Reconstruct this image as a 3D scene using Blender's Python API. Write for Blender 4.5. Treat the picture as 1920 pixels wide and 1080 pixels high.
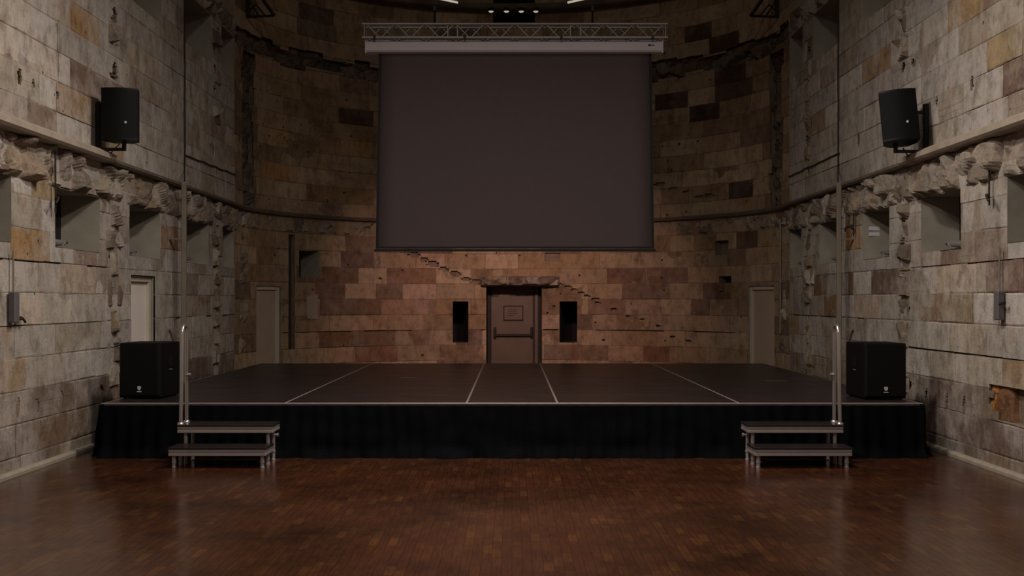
import bpy, math, random
from mathutils import Vector, Matrix, noise

# ------------------------------------------------------------------ camera, world, lights
for o in list(bpy.data.objects): bpy.data.objects.remove(o)
S = bpy.context.scene
C = S.collection
F = 2040.0; EYE = 1.73; HY = 563.0
cam = bpy.data.objects.new('camera', bpy.data.cameras.new('camera')); C.objects.link(cam)
cam.location = (0, 0, EYE); cam.rotation_euler = (math.pi/2, 0, 0)
cam.data.sensor_width = 36; cam.data.lens = F/1920*36
cam.data.shift_y = (HY-540)/1920
cam.data.clip_end = 200
S.camera = cam
S.view_settings.view_transform = 'Standard'; S.view_settings.look = 'None'
S.view_settings.exposure = 0.0; S.view_settings.gamma = 1; S.view_settings.use_curve_mapping = False
w = bpy.data.worlds.new('world'); S.world = w; w.use_nodes = True
w.node_tree.nodes['Background'].inputs[0].default_value = (0.5, 0.45, 0.4, 1)
w.node_tree.nodes['Background'].inputs[1].default_value = 0.02

def light(name, kind, loc, target, energy, color, **kw):
    l = bpy.data.lights.new(name, kind); l.energy = energy; l.color = color
    for k, v in kw.items(): setattr(l, k, v)
    o = bpy.data.objects.new(name, l); C.objects.link(o); o.location = loc
    d = Vector(target)-Vector(loc)
    o.rotation_euler = d.to_track_quat('-Z', 'Y').to_euler()
    return o
for sx in (-1, 1):
    # four hall lamps high under the roof, in front of the stage
    for yy, e in ((4.6, 125), (10.3, 182)):
        light('hall_lamp', 'AREA', (sx*1.0, yy, 6.2), (sx*1.2, yy, 0), e, (1.0, 0.91, 0.855), shape='DISK', size=0.6)
    # unseen pair added over the stage front to brighten truss, screen and apse
    light('truss_fill', 'AREA', (sx*2.2, 11.5, 9.2), (sx*1.4, 17.5, 4.5), 25, (1.0, 0.92, 0.85), shape='DISK', size=0.5)
    # lamps on the gallery under the roof of the apse
    light('apse_lamp', 'AREA', (sx*2.4, 20.4, 9.5), (sx*3.2, 22.0, 5.0), (1.8 if sx > 0 else 2.2), (1.0, 0.90, 0.66) if sx > 0 else (1.0, 0.84, 0.60), shape='DISK', size=0.8)
    # stage lamps hung from the truss, behind the screen, lighting the wall by the door
    light('stage_lamp', 'SPOT', (sx*0.9, 18.2, 4.6), (sx*0.9, 23.4, 1.0), 400, (1.0, 0.66, 0.60), spot_size=math.radians(80), spot_blend=1.0, shadow_soft_size=0.12)

# ------------------------------------------------------------------ materials
def srgb(r, g, b):
    f = lambda c: (c/255/12.92 if c/255 <= .04045 else ((c/255+.055)/1.055)**2.4)
    return (f(r), f(g), f(b), 1)
class NT:
    def __init__(s, name):
        s.m = bpy.data.materials.new(name); s.m.use_nodes = True
        s.t = s.m.node_tree; s.b = s.t.nodes['Principled BSDF']
    def n(s, typ, **kw):
        x = s.t.nodes.new(typ)
        for k, v in kw.items():
            if isinstance(k, str) and hasattr(x, k): setattr(x, k, v)
        return x
    def l(s, a, b): s.t.links.new(a, b)
    def noise(s, vec, scale, detail=4, rough=.6):
        x = s.n('ShaderNodeTexNoise'); x.inputs['Scale'].default_value = scale
        x.inputs['Detail'].default_value = detail; x.inputs['Roughness'].default_value = rough
        s.l(vec, x.inputs['Vector']); return x.outputs['Fac']
    def ramp(s, fac, stops):
        x = s.n('ShaderNodeValToRGB'); e = x.color_ramp.elements
        while len(e) < len(stops): e.new(.5)
        for q, (p, c) in zip(e, stops):
            q.position = p; q.color = c if len(c) == 4 else (*c, 1)
        s.l(fac, x.inputs[0]); return x.outputs[0]
    def mix(s, fac, a, b, mode='MIX'):
        x = s.n('ShaderNodeMix'); x.data_type = 'RGBA'; x.blend_type = mode
        for i, v in ((0, fac), (6, a), (7, b)):
            if hasattr(v, 'links'): s.l(v, x.inputs[i])
            elif i == 0: x.inputs[0].default_value = v
            else: x.inputs[i].default_value = v
        return x.outputs[2]
    def bump(s, h, strength, dist, prev=None):
        x = s.n('ShaderNodeBump'); x.inputs['Strength'].default_value = strength; x.inputs['Distance'].default_value = dist
        s.l(h, x.inputs['Height'])
        if prev: s.l(prev, x.inputs['Normal'])
        return x.outputs[0]

def simple(name, col, rough=.5, metal=0, var=.15, scale=12, bump=0, spec=.5, emit=None, strength=0):
    t = NT(name); g = t.n('ShaderNodeNewGeometry'); p = g.outputs['Position']
    f = t.noise(p, scale, 5)
    k = lambda q: tuple(c*q for c in col[:3])+(1,)
    t.l(t.ramp(f, [(.3, k(1-var)), (.7, k(1+var))]), t.b.inputs['Base Color'])
    t.b.inputs['Roughness'].default_value = rough; t.b.inputs['Metallic'].default_value = metal
    t.b.inputs['Specular IOR Level'].default_value = spec
    if bump: t.l(t.bump(t.noise(p, scale*4, 6), bump, .01), t.b.inputs['Normal'])
    if emit:
        t.b.inputs['Emission Color'].default_value = emit; t.b.inputs['Emission Strength'].default_value = strength
    return t.m

def stone_mat(name, rough_amt=1.0, wash=0.5):
    t = NT(name); g = t.n('ShaderNodeNewGeometry'); p = g.outputs['Position']
    a = t.n('ShaderNodeAttribute'); a.attribute_name = 'stone'
    col = a.outputs['Color']
    # large blotches of lime wash left on the face
    n1 = t.noise(p, 1.3, 6, .65)
    washf = t.ramp(n1, [(.46, (0, 0, 0)), (.62, (1, 1, 1))])
    m = t.n('ShaderNodeMath', operation='MULTIPLY'); t.l(washf, m.inputs[0]); m.inputs[1].default_value = wash
    col = t.mix(m.outputs[0], col, srgb(186, 178, 169))
    n2 = t.noise(p, 5.5, 8, .7)
    col = t.mix(1.0, col, t.ramp(n2, [(.28, (.56, .52, .48)), (.5, (1, 1, 1)), (.75, (1.14, 1.10, 1.02))]), 'MULTIPLY')
    # iron and soot stains
    mp = t.n('ShaderNodeMapping'); mp.inputs['Scale'].default_value = (2.0, 2.0, 1.1); t.l(p, mp.inputs[0])
    n3 = t.noise(mp.outputs[0], 1.7, 7, .72)
    col = t.mix(t.ramp(n3, [(.56, (0, 0, 0)), (.72, (.75, .75, .75))]), col, srgb(92, 74, 56))
    mp4 = t.n('ShaderNodeMapping'); mp4.inputs['Scale'].default_value = (1, 1, 1.5); t.l(p, mp4.inputs[0])
    n4 = t.noise(mp4.outputs[0], 22, 5, .75)
    col = t.mix(t.ramp(n4, [(.60, (0, 0, 0)), (.74, (.8, .8, .8))]), col, srgb(84, 68, 54))
    mp5 = t.n('ShaderNodeMapping'); mp5.inputs['Scale'].default_value = (3.2, 3.2, 1.3); t.l(p, mp5.inputs[0])
    n5 = t.noise(mp5.outputs[0], 2.2, 7, .7)
    col = t.mix(1.0, col, t.ramp(n5, [(.3, (.72, .68, .64)), (.5, (1, 1, 1)), (.7, (1.12, 1.12, 1.12))]), 'MULTIPLY')
    n6 = t.noise(p, 2.6, 5, .6)
    col = t.mix(t.ramp(n6, [(.60, (0, 0, 0)), (.72, (.45, .45, .45))]), col, srgb(150, 112, 66))
    t.l(col, t.b.inputs['Base Color'])
    t.b.inputs['Roughness'].default_value = .88; t.b.inputs['Specular IOR Level'].default_value = .25
    b1 = t.bump(n2, .55*rough_amt, .03)
    b2 = t.bump(n4, .5*rough_amt, .012, b1)
    t.l(b2, t.b.inputs['Normal'])
    return t.m

M = {}
M['stone'] = stone_mat('sandstone', 1.0, .55)
M['apse'] = stone_mat('sandstone_apse', .8, .12)
M['rubble'] = stone_mat('broken_stone', 1.6, .1)
M['mortar'] = simple('mortar', srgb(128, 112, 96), .95, var=.5, scale=5)
M['concrete'] = simple('render_grey', srgb(142, 135, 120), .9, var=.16, scale=3, bump=.15)
M['dark'] = simple('dark_void', srgb(14, 12, 11), .95, var=.2)  # near-black colour paints in the shade inside deep openings
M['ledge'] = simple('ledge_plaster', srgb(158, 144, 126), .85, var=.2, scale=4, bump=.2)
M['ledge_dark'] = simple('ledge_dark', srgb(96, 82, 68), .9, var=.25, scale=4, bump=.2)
M['alu'] = simple('aluminium', srgb(165, 156, 152), .45, .55, var=.08)
M['alu_mat'] = simple('aluminium_dull', srgb(170, 158, 154), .5, .55, var=.1, scale=8)
M['chrome'] = simple('polished_tube', srgb(205, 200, 196), .28, .9, var=.05)
M['black_metal'] = simple('black_metal', srgb(16, 15, 15), .55, var=.2)
M['iron'] = simple('rusty_iron', srgb(44, 34, 28), .8, .2, var=.4, scale=30)
M['cab'] = simple('black_cabinet_paint', srgb(12, 12, 13), .6, var=.15, scale=60, bump=.15, spec=.12)
M['box_plastic'] = simple('black_plastic', srgb(17, 18, 18), .5, var=.1, scale=40, bump=.06, spec=.14)
M['grille'] = simple('black_grille', srgb(15, 16, 15), .6, var=.25, scale=120, bump=.3, spec=.12)
M['badge'] = simple('badge_silver', srgb(200, 200, 200), .35, .3, var=.05)
M['curtain'] = simple('black_cloth', srgb(11, 11, 12), .95, var=.3, scale=5, spec=.05)
M['housing'] = simple('screen_housing_enamel', srgb(188, 176, 178), .5, var=.04, scale=2)
M['fabric'] = simple('screen_fabric', srgb(84, 72, 70), .9, var=.03, scale=9, bump=.03, spec=.2)
M['border'] = simple('screen_black_border', srgb(10, 12, 14), .8)
M['door_white'] = simple('white_door_paint', srgb(228, 216, 204), .6, var=.06, scale=3)
M['door_beige'] = simple('beige_door_paint', srgb(172, 154, 136), .6, var=.07, scale=3)
M['door_brown'] = simple('brown_door_paint', srgb(102, 84, 68), .6, var=.12, scale=3)
M['jamb'] = simple('dark_jamb', srgb(44, 34, 28), .8, var=.2)
M['frame_white'] = simple('white_frame_paint', srgb(190, 178, 160), .6, var=.06, scale=3)
M['conduit'] = simple('grey_conduit', srgb(124, 112, 98), .6, var=.12, scale=6)
M['switch'] = simple('grey_switch_box', srgb(104, 100, 100), .5, .2, var=.12)
M['white_plastic'] = simple('white_plastic', srgb(205, 205, 205), .5, var=.04)
M['lamp_grey'] = simple('lamp_grey', srgb(130, 124, 118), .5, .3, var=.1)
M['tube'] = simple('lit_tube', srgb(220, 216, 200), .5, var=0, emit=srgb(255, 246, 222), strength=.42)
M['lens'] = simple('lit_lens', srgb(220, 216, 200), .5, var=0, emit=srgb(255, 240, 214), strength=.42)
M['skirting'] = simple('skirting_grey', srgb(150, 138, 122), .7, var=.15, scale=6)
M['roof'] = simple('roof_boards', srgb(60, 50, 42), .9, var=.2, scale=2)
M['plaster'] = simple('back_wall_plaster', srgb(120, 104, 88), .9, var=.2, scale=1.5)

def deck_mat():
    t = NT('phenolic_deck'); g = t.n('ShaderNodeNewGeometry'); p = g.outputs['Position']
    f = t.noise(p, 1.6, 8, .7)
    t.l(t.ramp(f, [(.3, srgb(28, 22, 22)), (.7, srgb(41, 33, 33))]), t.b.inputs['Base Color'])
    mp = t.n('ShaderNodeMapping'); mp.inputs['Scale'].default_value = (.8, 9, 1); t.l(p, mp.inputs[0])
    f2 = t.noise(mp.outputs[0], 3, 8, .75)
    t.l(t.ramp(f2, [(.3, (.28, .28, .28)), (.75, (.46, .46, .46))]), t.b.inputs['Roughness'])
    t.b.inputs['Specular IOR Level'].default_value = .25
    return t.m
M['deck'] = deck_mat()

def parquet():
    t = NT('parquet_blocks'); g = t.n('ShaderNodeNewGeometry'); p = g.outputs['Position']
    mp = t.n('ShaderNodeMapping'); mp.inputs['Rotation'].default_value = (0, 0, math.pi/2); t.l(p, mp.inputs[0])
    # wobble so the strips are not ruler straight
    br = t.n('ShaderNodeTexBrick'); t.l(mp.outputs[0], br.inputs['Vector'])
    br.offset = .5; br.offset_frequency = 2; br.squash = 1
    br.inputs['Scale'].default_value = 1; br.inputs['Brick Width'].default_value = .24; br.inputs['Row Height'].default_value = .068
    br.inputs['Mortar Size'].default_value = .0016; br.inputs['Mortar Smooth'].default_value = .2; br.inputs['Bias'].default_value = 0
    br.inputs['Color1'].default_value = (0, 0, 0, 1); br.inputs['Color2'].default_value = (1, 1, 1, 1); br.inputs['Mortar'].default_value = (.2, .2, .2, 1)
    tint = t.ramp(br.outputs['Color'], [(0, srgb(62, 35, 22)), (.3, srgb(70, 39, 24)), (.6, srgb(66, 37, 23)), (.88, srgb(73, 43, 24)), (1, srgb(84, 52, 28))])
    n = t.noise(p, .9, 7, .7)
    tint = t.mix(1, tint, t.ramp(n, [(.32, (.42, .44, .42)), (.5, (.95, .95, .95)), (.68, (1.35, 1.3, 1.2))]), 'MULTIPLY')
    mp2 = t.n('ShaderNodeMapping'); mp2.inputs['Scale'].default_value = (14, 1.6, 1); t.l(p, mp2.inputs[0])
    n2 = t.noise(mp2.outputs[0], 3, 6, .7)
    tint = t.mix(1, tint, t.ramp(n2, [(.3, (.6, .58, .56)), (.7, (1.3, 1.3, 1.3))]), 'MULTIPLY')
    tint = t.mix(br.outputs['Fac'], tint, srgb(30, 16, 10))
    t.l(tint, t.b.inputs['Base Color'])
    n3 = t.noise(p, 2.2, 8, .75)
    t.l(t.ramp(n3, [(.3, (.12, .12, .12)), (.7, (.26, .26, .26))]), t.b.inputs['Roughness'])
    t.b.inputs['Specular IOR Level'].default_value = .65
    inv = t.n('ShaderNodeMath', operation='SUBTRACT'); inv.inputs[0].default_value = 1; t.l(br.outputs['Fac'], inv.inputs[1])
    b = t.bump(inv.outputs[0], .3, .002); b = t.bump(n2, .06, .003, b)
    b = t.bump(t.noise(p, 5, 3), .08, .01, b)
    t.l(b, t.b.inputs['Normal'])
    return t.m
M['parquet'] = parquet()

# ------------------------------------------------------------------ helpers
class MB:
    """collects shapes into one mesh"""
    def __init__(s): s.v = []; s.f = []; s.sm = []; s.col = []; s.mi = []
    def add(s, vs, fs, smooth=False, col=None, mi=0, mat=None):
        b = len(s.v)
        for p in vs: s.v.append(tuple(mat @ Vector(p)) if mat else tuple(p))
        for q in fs:
            s.f.append(tuple(b+i for i in q)); s.sm.append(smooth); s.col.append(col); s.mi.append(mi)
        return s
    def box(s, x0, x1, y0, y1, z0, z1, bev=0, **k):
        if bev <= 0:
            vs = [(x, y, z) for z in (z0, z1) for y in (y0, y1) for x in (x0, x1)]
            return s.add(vs, [(0, 2, 3, 1), (4, 5, 7, 6), (0, 1, 5, 4), (2, 6, 7, 3), (0, 4, 6, 2), (1, 3, 7, 5)], **k)
        b = bev; vs = []; idx = {}
        for ix, X in enumerate((x0, x1)):
            for iy, Y in enumerate((y0, y1)):
                for iz, Z in enumerate((z0, z1)):
                    sx, sy, sz = (1 if ix == 0 else -1), (1 if iy == 0 else -1), (1 if iz == 0 else -1)
                    idx[ix, iy, iz] = len(vs)
                    vs += [(X, Y+sy*b, Z+sz*b), (X+sx*b, Y, Z+sz*b), (X+sx*b, Y+sy*b, Z)]
        fs = []
        for ix in (0, 1): fs.append([idx[ix, a, c] for a, c in ((0, 0), (0, 1), (1, 1), (1, 0))][::(1 if ix == 0 else -1)])
        for iy in (0, 1): fs.append([idx[a, iy, c]+1 for a, c in ((0, 0), (1, 0), (1, 1), (0, 1))][::(1 if iy == 0 else -1)])
        for iz in (0, 1): fs.append([idx[a, c, iz]+2 for a, c in ((0, 0), (0, 1), (1, 1), (1, 0))][::(1 if iz == 0 else -1)])
        for a in (0, 1):
            for c in (0, 1):
                fs.append([idx[a, c, 0], idx[a, c, 1], idx[a, c, 1]+1, idx[a, c, 0]+1])
                fs.append([idx[a, 0, c], idx[a, 1, c], idx[a, 1, c]+2, idx[a, 0, c]+2])
                fs.append([idx[0, a, c]+1, idx[1, a, c]+1, idx[1, a, c]+2, idx[0, a, c]+2])
        for i in idx.values(): fs.append([i, i+1, i+2])
        return s.add(vs, fs, **k)
    def tube(s, pts, r, n=10, cap=True, **k):
        pts = [Vector(p) for p in pts]; rings = []
        up = None; vs = []
        for i, p in enumerate(pts):
            if i == 0: t = pts[1]-p
            elif i == len(pts)-1: t = p-pts[i-1]
            else: t = (pts[i+1]-p).normalized()+(p-pts[i-1]).normalized()
            t.normalize()
            if up is None:
                up = Vector((0, 0, 1)) if abs(t.z) < .9 else Vector((1, 0, 0))
            a = up-up.dot(t)*t; a.normalize(); b = t.cross(a); up = a
            rr = r[i] if isinstance(r, (list, tuple)) else r
            for j in range(n):
                th = 2*math.pi*j/n; vs.append(p+a*rr*math.cos(th)+b*rr*math.sin(th))
        fs = []
        for i in range(len(pts)-1):
            for j in range(n):
                fs.append((i*n+j, i*n+(j+1) % n, (i+1)*n+(j+1) % n, (i+1)*n+j))
        s.add(vs, fs, smooth=True, **k)
        if cap:
            s.add(vs[:n], [tuple(range(n))[::-1]], **k); s.add(vs[-n:], [tuple(range(n))], **k)
        return s
    def prism(s, poly, axis, a0, a1, **k):
        """poly: 2d outline; axis 0/1/2 extruded from a0 to a1"""
        n = len(poly); vs = []
        for a in (a0, a1):
            for (u, v) in poly:
                vs.append({0: (a, u, v), 1: (u, a, v), 2: (u, v, a)}[axis])
        fs = [(i, (i+1) % n, n+(i+1) % n, n+i) for i in range(n)]+[tuple(range(n))[::-1], tuple(range(n, 2*n))]
        return s.add(vs, fs, **k)
    def build(s, name, mats, parent=None, loc=None):
        me = bpy.data.meshes.new(name); me.from_pydata(s.v, [], s.f)
        if not isinstance(mats, (list, tuple)): mats = [mats]
        for m in mats: me.materials.append(M[m])
        me.polygons.foreach_set('use_smooth', s.sm); me.polygons.foreach_set('material_index', s.mi)
        if any(c is not None for c in s.col):
            at = me.color_attributes.new('stone', 'FLOAT_COLOR', 'CORNER'); dat = []
            for p in me.polygons:
                c = s.col[p.index] or (.3, .25, .2)
                dat += [c[0], c[1], c[2], 1.0]*p.loop_total
            at.data.foreach_set('color', dat)
        me.update()
        o = bpy.data.objects.new(name, me); C.objects.link(o)
        if parent: o.parent = parent
        if loc: o.location = loc
        return o
def tag(o, label=None, cat=None, group=None, kind=None):
    if label: o['label'] = label
    if cat: o['category'] = cat
    if group: o['group'] = group
    if kind: o['kind'] = kind
    return o
def thing(name, label, cat, loc=(0, 0, 0), rz=0, group=None):
    o = bpy.data.objects.new(name, None); C.objects.link(o); o.empty_display_size = .2
    o.location = loc; o.rotation_euler = (0, 0, rz)
    return tag(o, label, cat, group)
def copy_tree(o, parent=None):
    c = o.copy(); C.objects.link(c)
    if parent: c.parent = parent
    for ch in [x for x in o.children]: copy_tree(ch, c)
    return c

# ------------------------------------------------------------------ walls
XW = 4.92; Y0 = -5.0; YA = 19.3; EA = 4.92; EB = 4.2; TOP = 9.8
CO = .327
class Wall:
    def __init__(s, P, inv, length0, length1): s.P = P; s.inv = inv; s.s0 = length0; s.s1 = length1
def invL(px, py):
    Y = XW*F/(960-px); return Y, EYE+(HY-py)*Y/F
def invR(px, py):
    Y = XW*F/(px-960); return Y, EYE+(HY-py)*Y/F
# apse: half ellipse, arc length table
NT_ = 720; tab = [(-EA, YA, 0.0)]; L_ = 0
for i in range(1, NT_+1):
    th = math.pi*i/NT_; x = -EA*math.cos(th); y = YA+EB*math.sin(th)
    L_ += math.hypot(x-tab[-1][0], y-tab[-1][1]); tab.append((x, y, L_))
LA = L_
def apse_xy(s):
    s = max(0, min(LA, s)); lo, hi = 0, NT_
    while hi-lo > 1:
        m = (lo+hi)//2
        if tab[m][2] <= s: lo = m
        else: hi = m
    a, b = tab[lo], tab[hi]; t = (s-a[2])/(b[2]-a[2])
    x = a[0]+(b[0]-a[0])*t; y = a[1]+(b[1]-a[1])*t
    nx, ny = -x/EA**2, -(y-YA)/EB**2; n = math.hypot(nx, ny)
    return x, y, nx/n, ny/n
def PA(s, z, d):
    x, y, nx, ny = apse_xy(s); return (x+nx*d, y+ny*d, z)
def invA(px, py):
    k = (px-960)/F; best = None
    for (x, y, s) in tab:
        e = abs(x/y-k)
        if best is None or e < best[0]: best = (e, s, y)
    return best[1], EYE+(HY-py)*best[2]/F
WL = Wall(lambda s, z, d: (-XW+d, s, z), invL, Y0, YA)
WR = Wall(lambda s, z, d: (XW-d, s, z), invR, Y0, YA)
WA = Wall(PA, invA, 0, LA)

def subtract(rect, holes):
    out = [rect]
    for h in holes:
        nxt = []
        for r in out:
            a0, a1, b0, b1 = r; c0, c1, d0, d1 = h[:4]
            if c1 <= a0+1e-6 or c0 >= a1-1e-6 or d1 <= b0+1e-6 or d0 >= b1-1e-6: nxt.append(r); continue
            if d0 > b0: nxt.append((a0, a1, b0, d0))
            if d1 < b1: nxt.append((a0, a1, d1, b1))
            z0, z1 = max(b0, d0), min(b1, d1)
            if c0 > a0: nxt.append((a0, c0, z0, z1))
            if c1 < a1: nxt.append((c1, a1, z0, z1))
        out = nxt
    return [r for r in out if r[1]-r[0] > .004 and r[3]-r[2] > .004]
def clean(hs):
    big = [h for h in hs if len(h) < 11 and h[3]-h[2] > .05]
    for h in hs:
        if len(h) < 11 and h[3]-h[2] <= .05:
            big += [(*q, *h[4:]) for q in subtract(h[:4], [(b[0]-.02, b[1]+.02, b[2], b[3]) for b in big if b[3]-b[2] > .1]) if q[1]-q[0] > .05]
    out = list(big); grp = []; cur = []
    for h in hs:
        if len(h) < 11: continue
        if h[9]:
            if cur: grp.append(cur)
            cur = []
        cur.append(h)
    if cur: grp.append(cur)
    for g in grp:
        u = g[0][9]
        if not any(u[0] < b[1]+.03 and u[1] > b[0]-.03 and u[2] < b[3]+.03 and u[3] > b[2]-.03 for b in big if b[1]-b[0] < 3 and b[3]-b[2] > .08): out += g
    return out
def jd(s_, z_, sd): return max(.0, min(1.0, .42+1.6*noise.noise(Vector((s_*.9, z_*1.3, sd+.5)))+.5*noise.noise(Vector((s_*5, z_*5, sd)))))
def lines(a, b, step, ins0, ins1):
    ls = [a]
    if ins0: ls.append(a+min(.014, (b-a)*.2))
    n = max(1, int((b-a)/step)); ls += [a+(b-a)*i/n for i in range(1, n)]
    if ins1: ls.append(b-min(.014, (b-a)*.2))
    ls.append(b); ls = sorted(ls); o = [ls[0]]
    for v in ls[1:]:
        if v-o[-1] > .003: o.append(v)
    o[-1] = b
    return o
def vary(c, r, k=.08):
    q = 1+r.uniform(-k, k); return (c[0]*q, c[1]*q*(1+r.uniform(-.02, .02)), c[2]*q*(1+r.uniform(-.04, .04)))
def col(*c): return srgb(*c)[:3]
PAL_SIDE = [(col(170, 161, 150), 8), (col(164, 155, 145), 8), (col(158, 146, 131), 5), (col(152, 130, 100), 1.6), (col(136, 116, 102), 1.2), (col(178, 169, 158), 6), (col(152, 138, 122), 3)]
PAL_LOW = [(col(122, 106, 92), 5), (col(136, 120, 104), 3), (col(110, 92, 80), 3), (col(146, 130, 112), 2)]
PAL_APSE = [(col(160, 134, 106), 7), (col(152, 126, 98), 7), (col(168, 144, 116), 4), (col(128, 102, 80), 2.2), (col(142, 116, 88), 6), (col(152, 130, 104), 5), (col(116, 94, 78), 1.0)]
def pick(pal, r):
    t = r.uniform(0, sum(w for _, w in pal))
    for c, w in pal:
        t -= w
        if t <= 0: return c
    return pal[-1][0]

def ashlar(mb, W, z_off, pal, holes, fixed, seed, lmin=.6, lmax=1.35, step=.16, low=None):
    """courses of squared blocks with raked joints; fixed = [(s0,s1,z,colour)]"""
    r = random.Random(seed); P = W.P
    nrow = int(TOP/CO)+2
    for k in range(-1, nrow):
        z0 = max(0, z_off+k*CO); z1 = min(TOP, z_off+(k+1)*CO)
        if z1-z0 < .03: continue
        fx = sorted([f for f in fixed if z0 <= f[2] < z1])
        segs = []; pos = W.s0
        def fill(a, b):
            p = a
            while b-p > 1e-4:
                L = r.uniform(lmin, lmax)
                if b-(p+L) < lmin*.6: L = b-p
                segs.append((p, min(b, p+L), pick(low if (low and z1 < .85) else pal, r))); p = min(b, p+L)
        for f in fx:
            if f[0] < pos: continue
            fill(pos, f[0]); segs.append((f[0], f[1], f[3])); pos = f[1]
        fill(pos, W.s1)
        # mortar bed
        for (a0, a1, b0, b1) in subtract((W.s0, W.s1, z0, z1), holes):
            ls = lines(a0, a1, .12, False, False)
            vs = [P(s_, z_, -.0005-.013*jd(s_, z_, seed)) for z_ in (b0, b1) for s_ in ls]; n = len(ls)
            mb.add(vs, [(i, i+1, n+i+1, n+i) for i in range(n-1)], mi=0, col=col(150, 137, 122) if pal is PAL_SIDE else col(128, 104, 80))
        for (s0, s1, c) in segs:
            c = vary(c, r, .1); off = r.uniform(-.003, .006)
            tx, tz = r.uniform(-.003, .003), r.uniform(-.002, .002)
            g = .0035
            ss0, ss1, zz0, zz1 = s0+g, s1-g, z0+g, z1-g
            for (a0, a1, b0, b1) in subtract((ss0, ss1, zz0, zz1), holes):
                e = (abs(a0-ss0) < 1e-6, abs(a1-ss1) < 1e-6, abs(b0-zz0) < 1e-6, abs(b1-zz1) < 1e-6)
                ls = lines(a0, a1, step, e[0], e[1]); lz = lines(b0, b1, .12, e[2], e[3])
                ns, nz = len(ls), len(lz); vs = []
                for j, z_ in enumerate(lz):
                    for i, s_ in enumerate(ls):
                        ed = (i == 0 and e[0]) or (i == ns-1 and e[1]) or (j == 0 and e[2]) or (j == nz-1 and e[3])
                        dd = off+tx*(s_-s0)/(s1-s0)+tz*(z_-z0)/(z1-z0)
                        js = jz = 0
                        if ed:
                            dd -= .001+.006*jd(s_, z_, seed); q = noise.noise(Vector((s_*7, z_*7, seed)))
                            dd += .006*noise.noise(Vector((s_*1.7, z_*5, seed+3)))
                            if (i == 0 and e[0]) or (i == ns-1 and e[1]): js = q*.006*(1 if i == 0 else -1)
                            if (j == 0 and e[2]) or (j == nz-1 and e[3]): jz = max(-.002, q*.010)*(1 if j == 0 else -1)
                        vs.append(P(s_+js, z_+jz, dd))
                fs = [(j*ns+i, j*ns+i+1, (j+1)*ns+i+1, (j+1)*ns+i) for j in range(nz-1) for i in range(ns-1)]
                mb.add(vs, fs, mi=0, col=c)
                # block flanks back to the mortar
                per = [(i, 0) for i in range(ns)]+[(ns-1, j) for j in range(1, nz)]+[(i, nz-1) for i in range(ns-2, -1, -1)]+[(0, j) for j in range(nz-2, 0, -1)]
                vv = []
                for (i, j) in per:
                    vv.append(vs[j*ns+i]); vv.append(P(ls[i], lz[j], -.016))
                m = len(per)
                mb.add(vv, [(2*i, 2*i+1, 2*((i+1) % m)+1, 2*((i+1) % m)) for i in range(m)], mi=0, col=tuple(q*.9 for q in c))

def recess(mb, W, h, back=0):
    """h = (s0,s1,z0,z1,depth,mi_reveal,mi_back,slope of sill)"""
    if len(h) > 10:
        if h[9]: recess(mb, W, h[9], .010)
        return
    s0, s1, z0, z1, dep, mr, mk = h[:7]; sill = h[7] if len(h) > 7 else 0
    splay = h[8] if len(h) > 8 else 0
    P = W.P; gc = col(128, 112, 92)
    ls = lines(s0, s1, .2, False, False); n = len(ls); c = (s0+s1)/2
    bk = [c+(q-c)*(1-splay) for q in ls]
    f = .004 if not back else -back
    def strip(A, B, mi): mb.add(A+B, [(i, i+1, len(A)+i+1, len(A)+i) for i in range(len(A)-1)], mi=mi, col=gc)
    strip([P(q, z0, f) for q in ls], [P(q, z0+sill, -dep) for q in bk], mr)
    strip([P(q, z1, f) for q in ls], [P(q, z1, -dep) for q in bk], mr)
    strip([P(s0, z0, f), P(s0, z1, f)], [P(bk[0], z0+sill, -dep), P(bk[0], z1, -dep)], mr)
    strip([P(s1, z0, f), P(s1, z1, f)], [P(bk[-1], z0+sill, -dep), P(bk[-1], z1, -dep)], mr)
    strip([P(q, z0+sill, -dep) for q in bk], [P(q, z1, -dep) for q in bk], mk)

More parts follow.
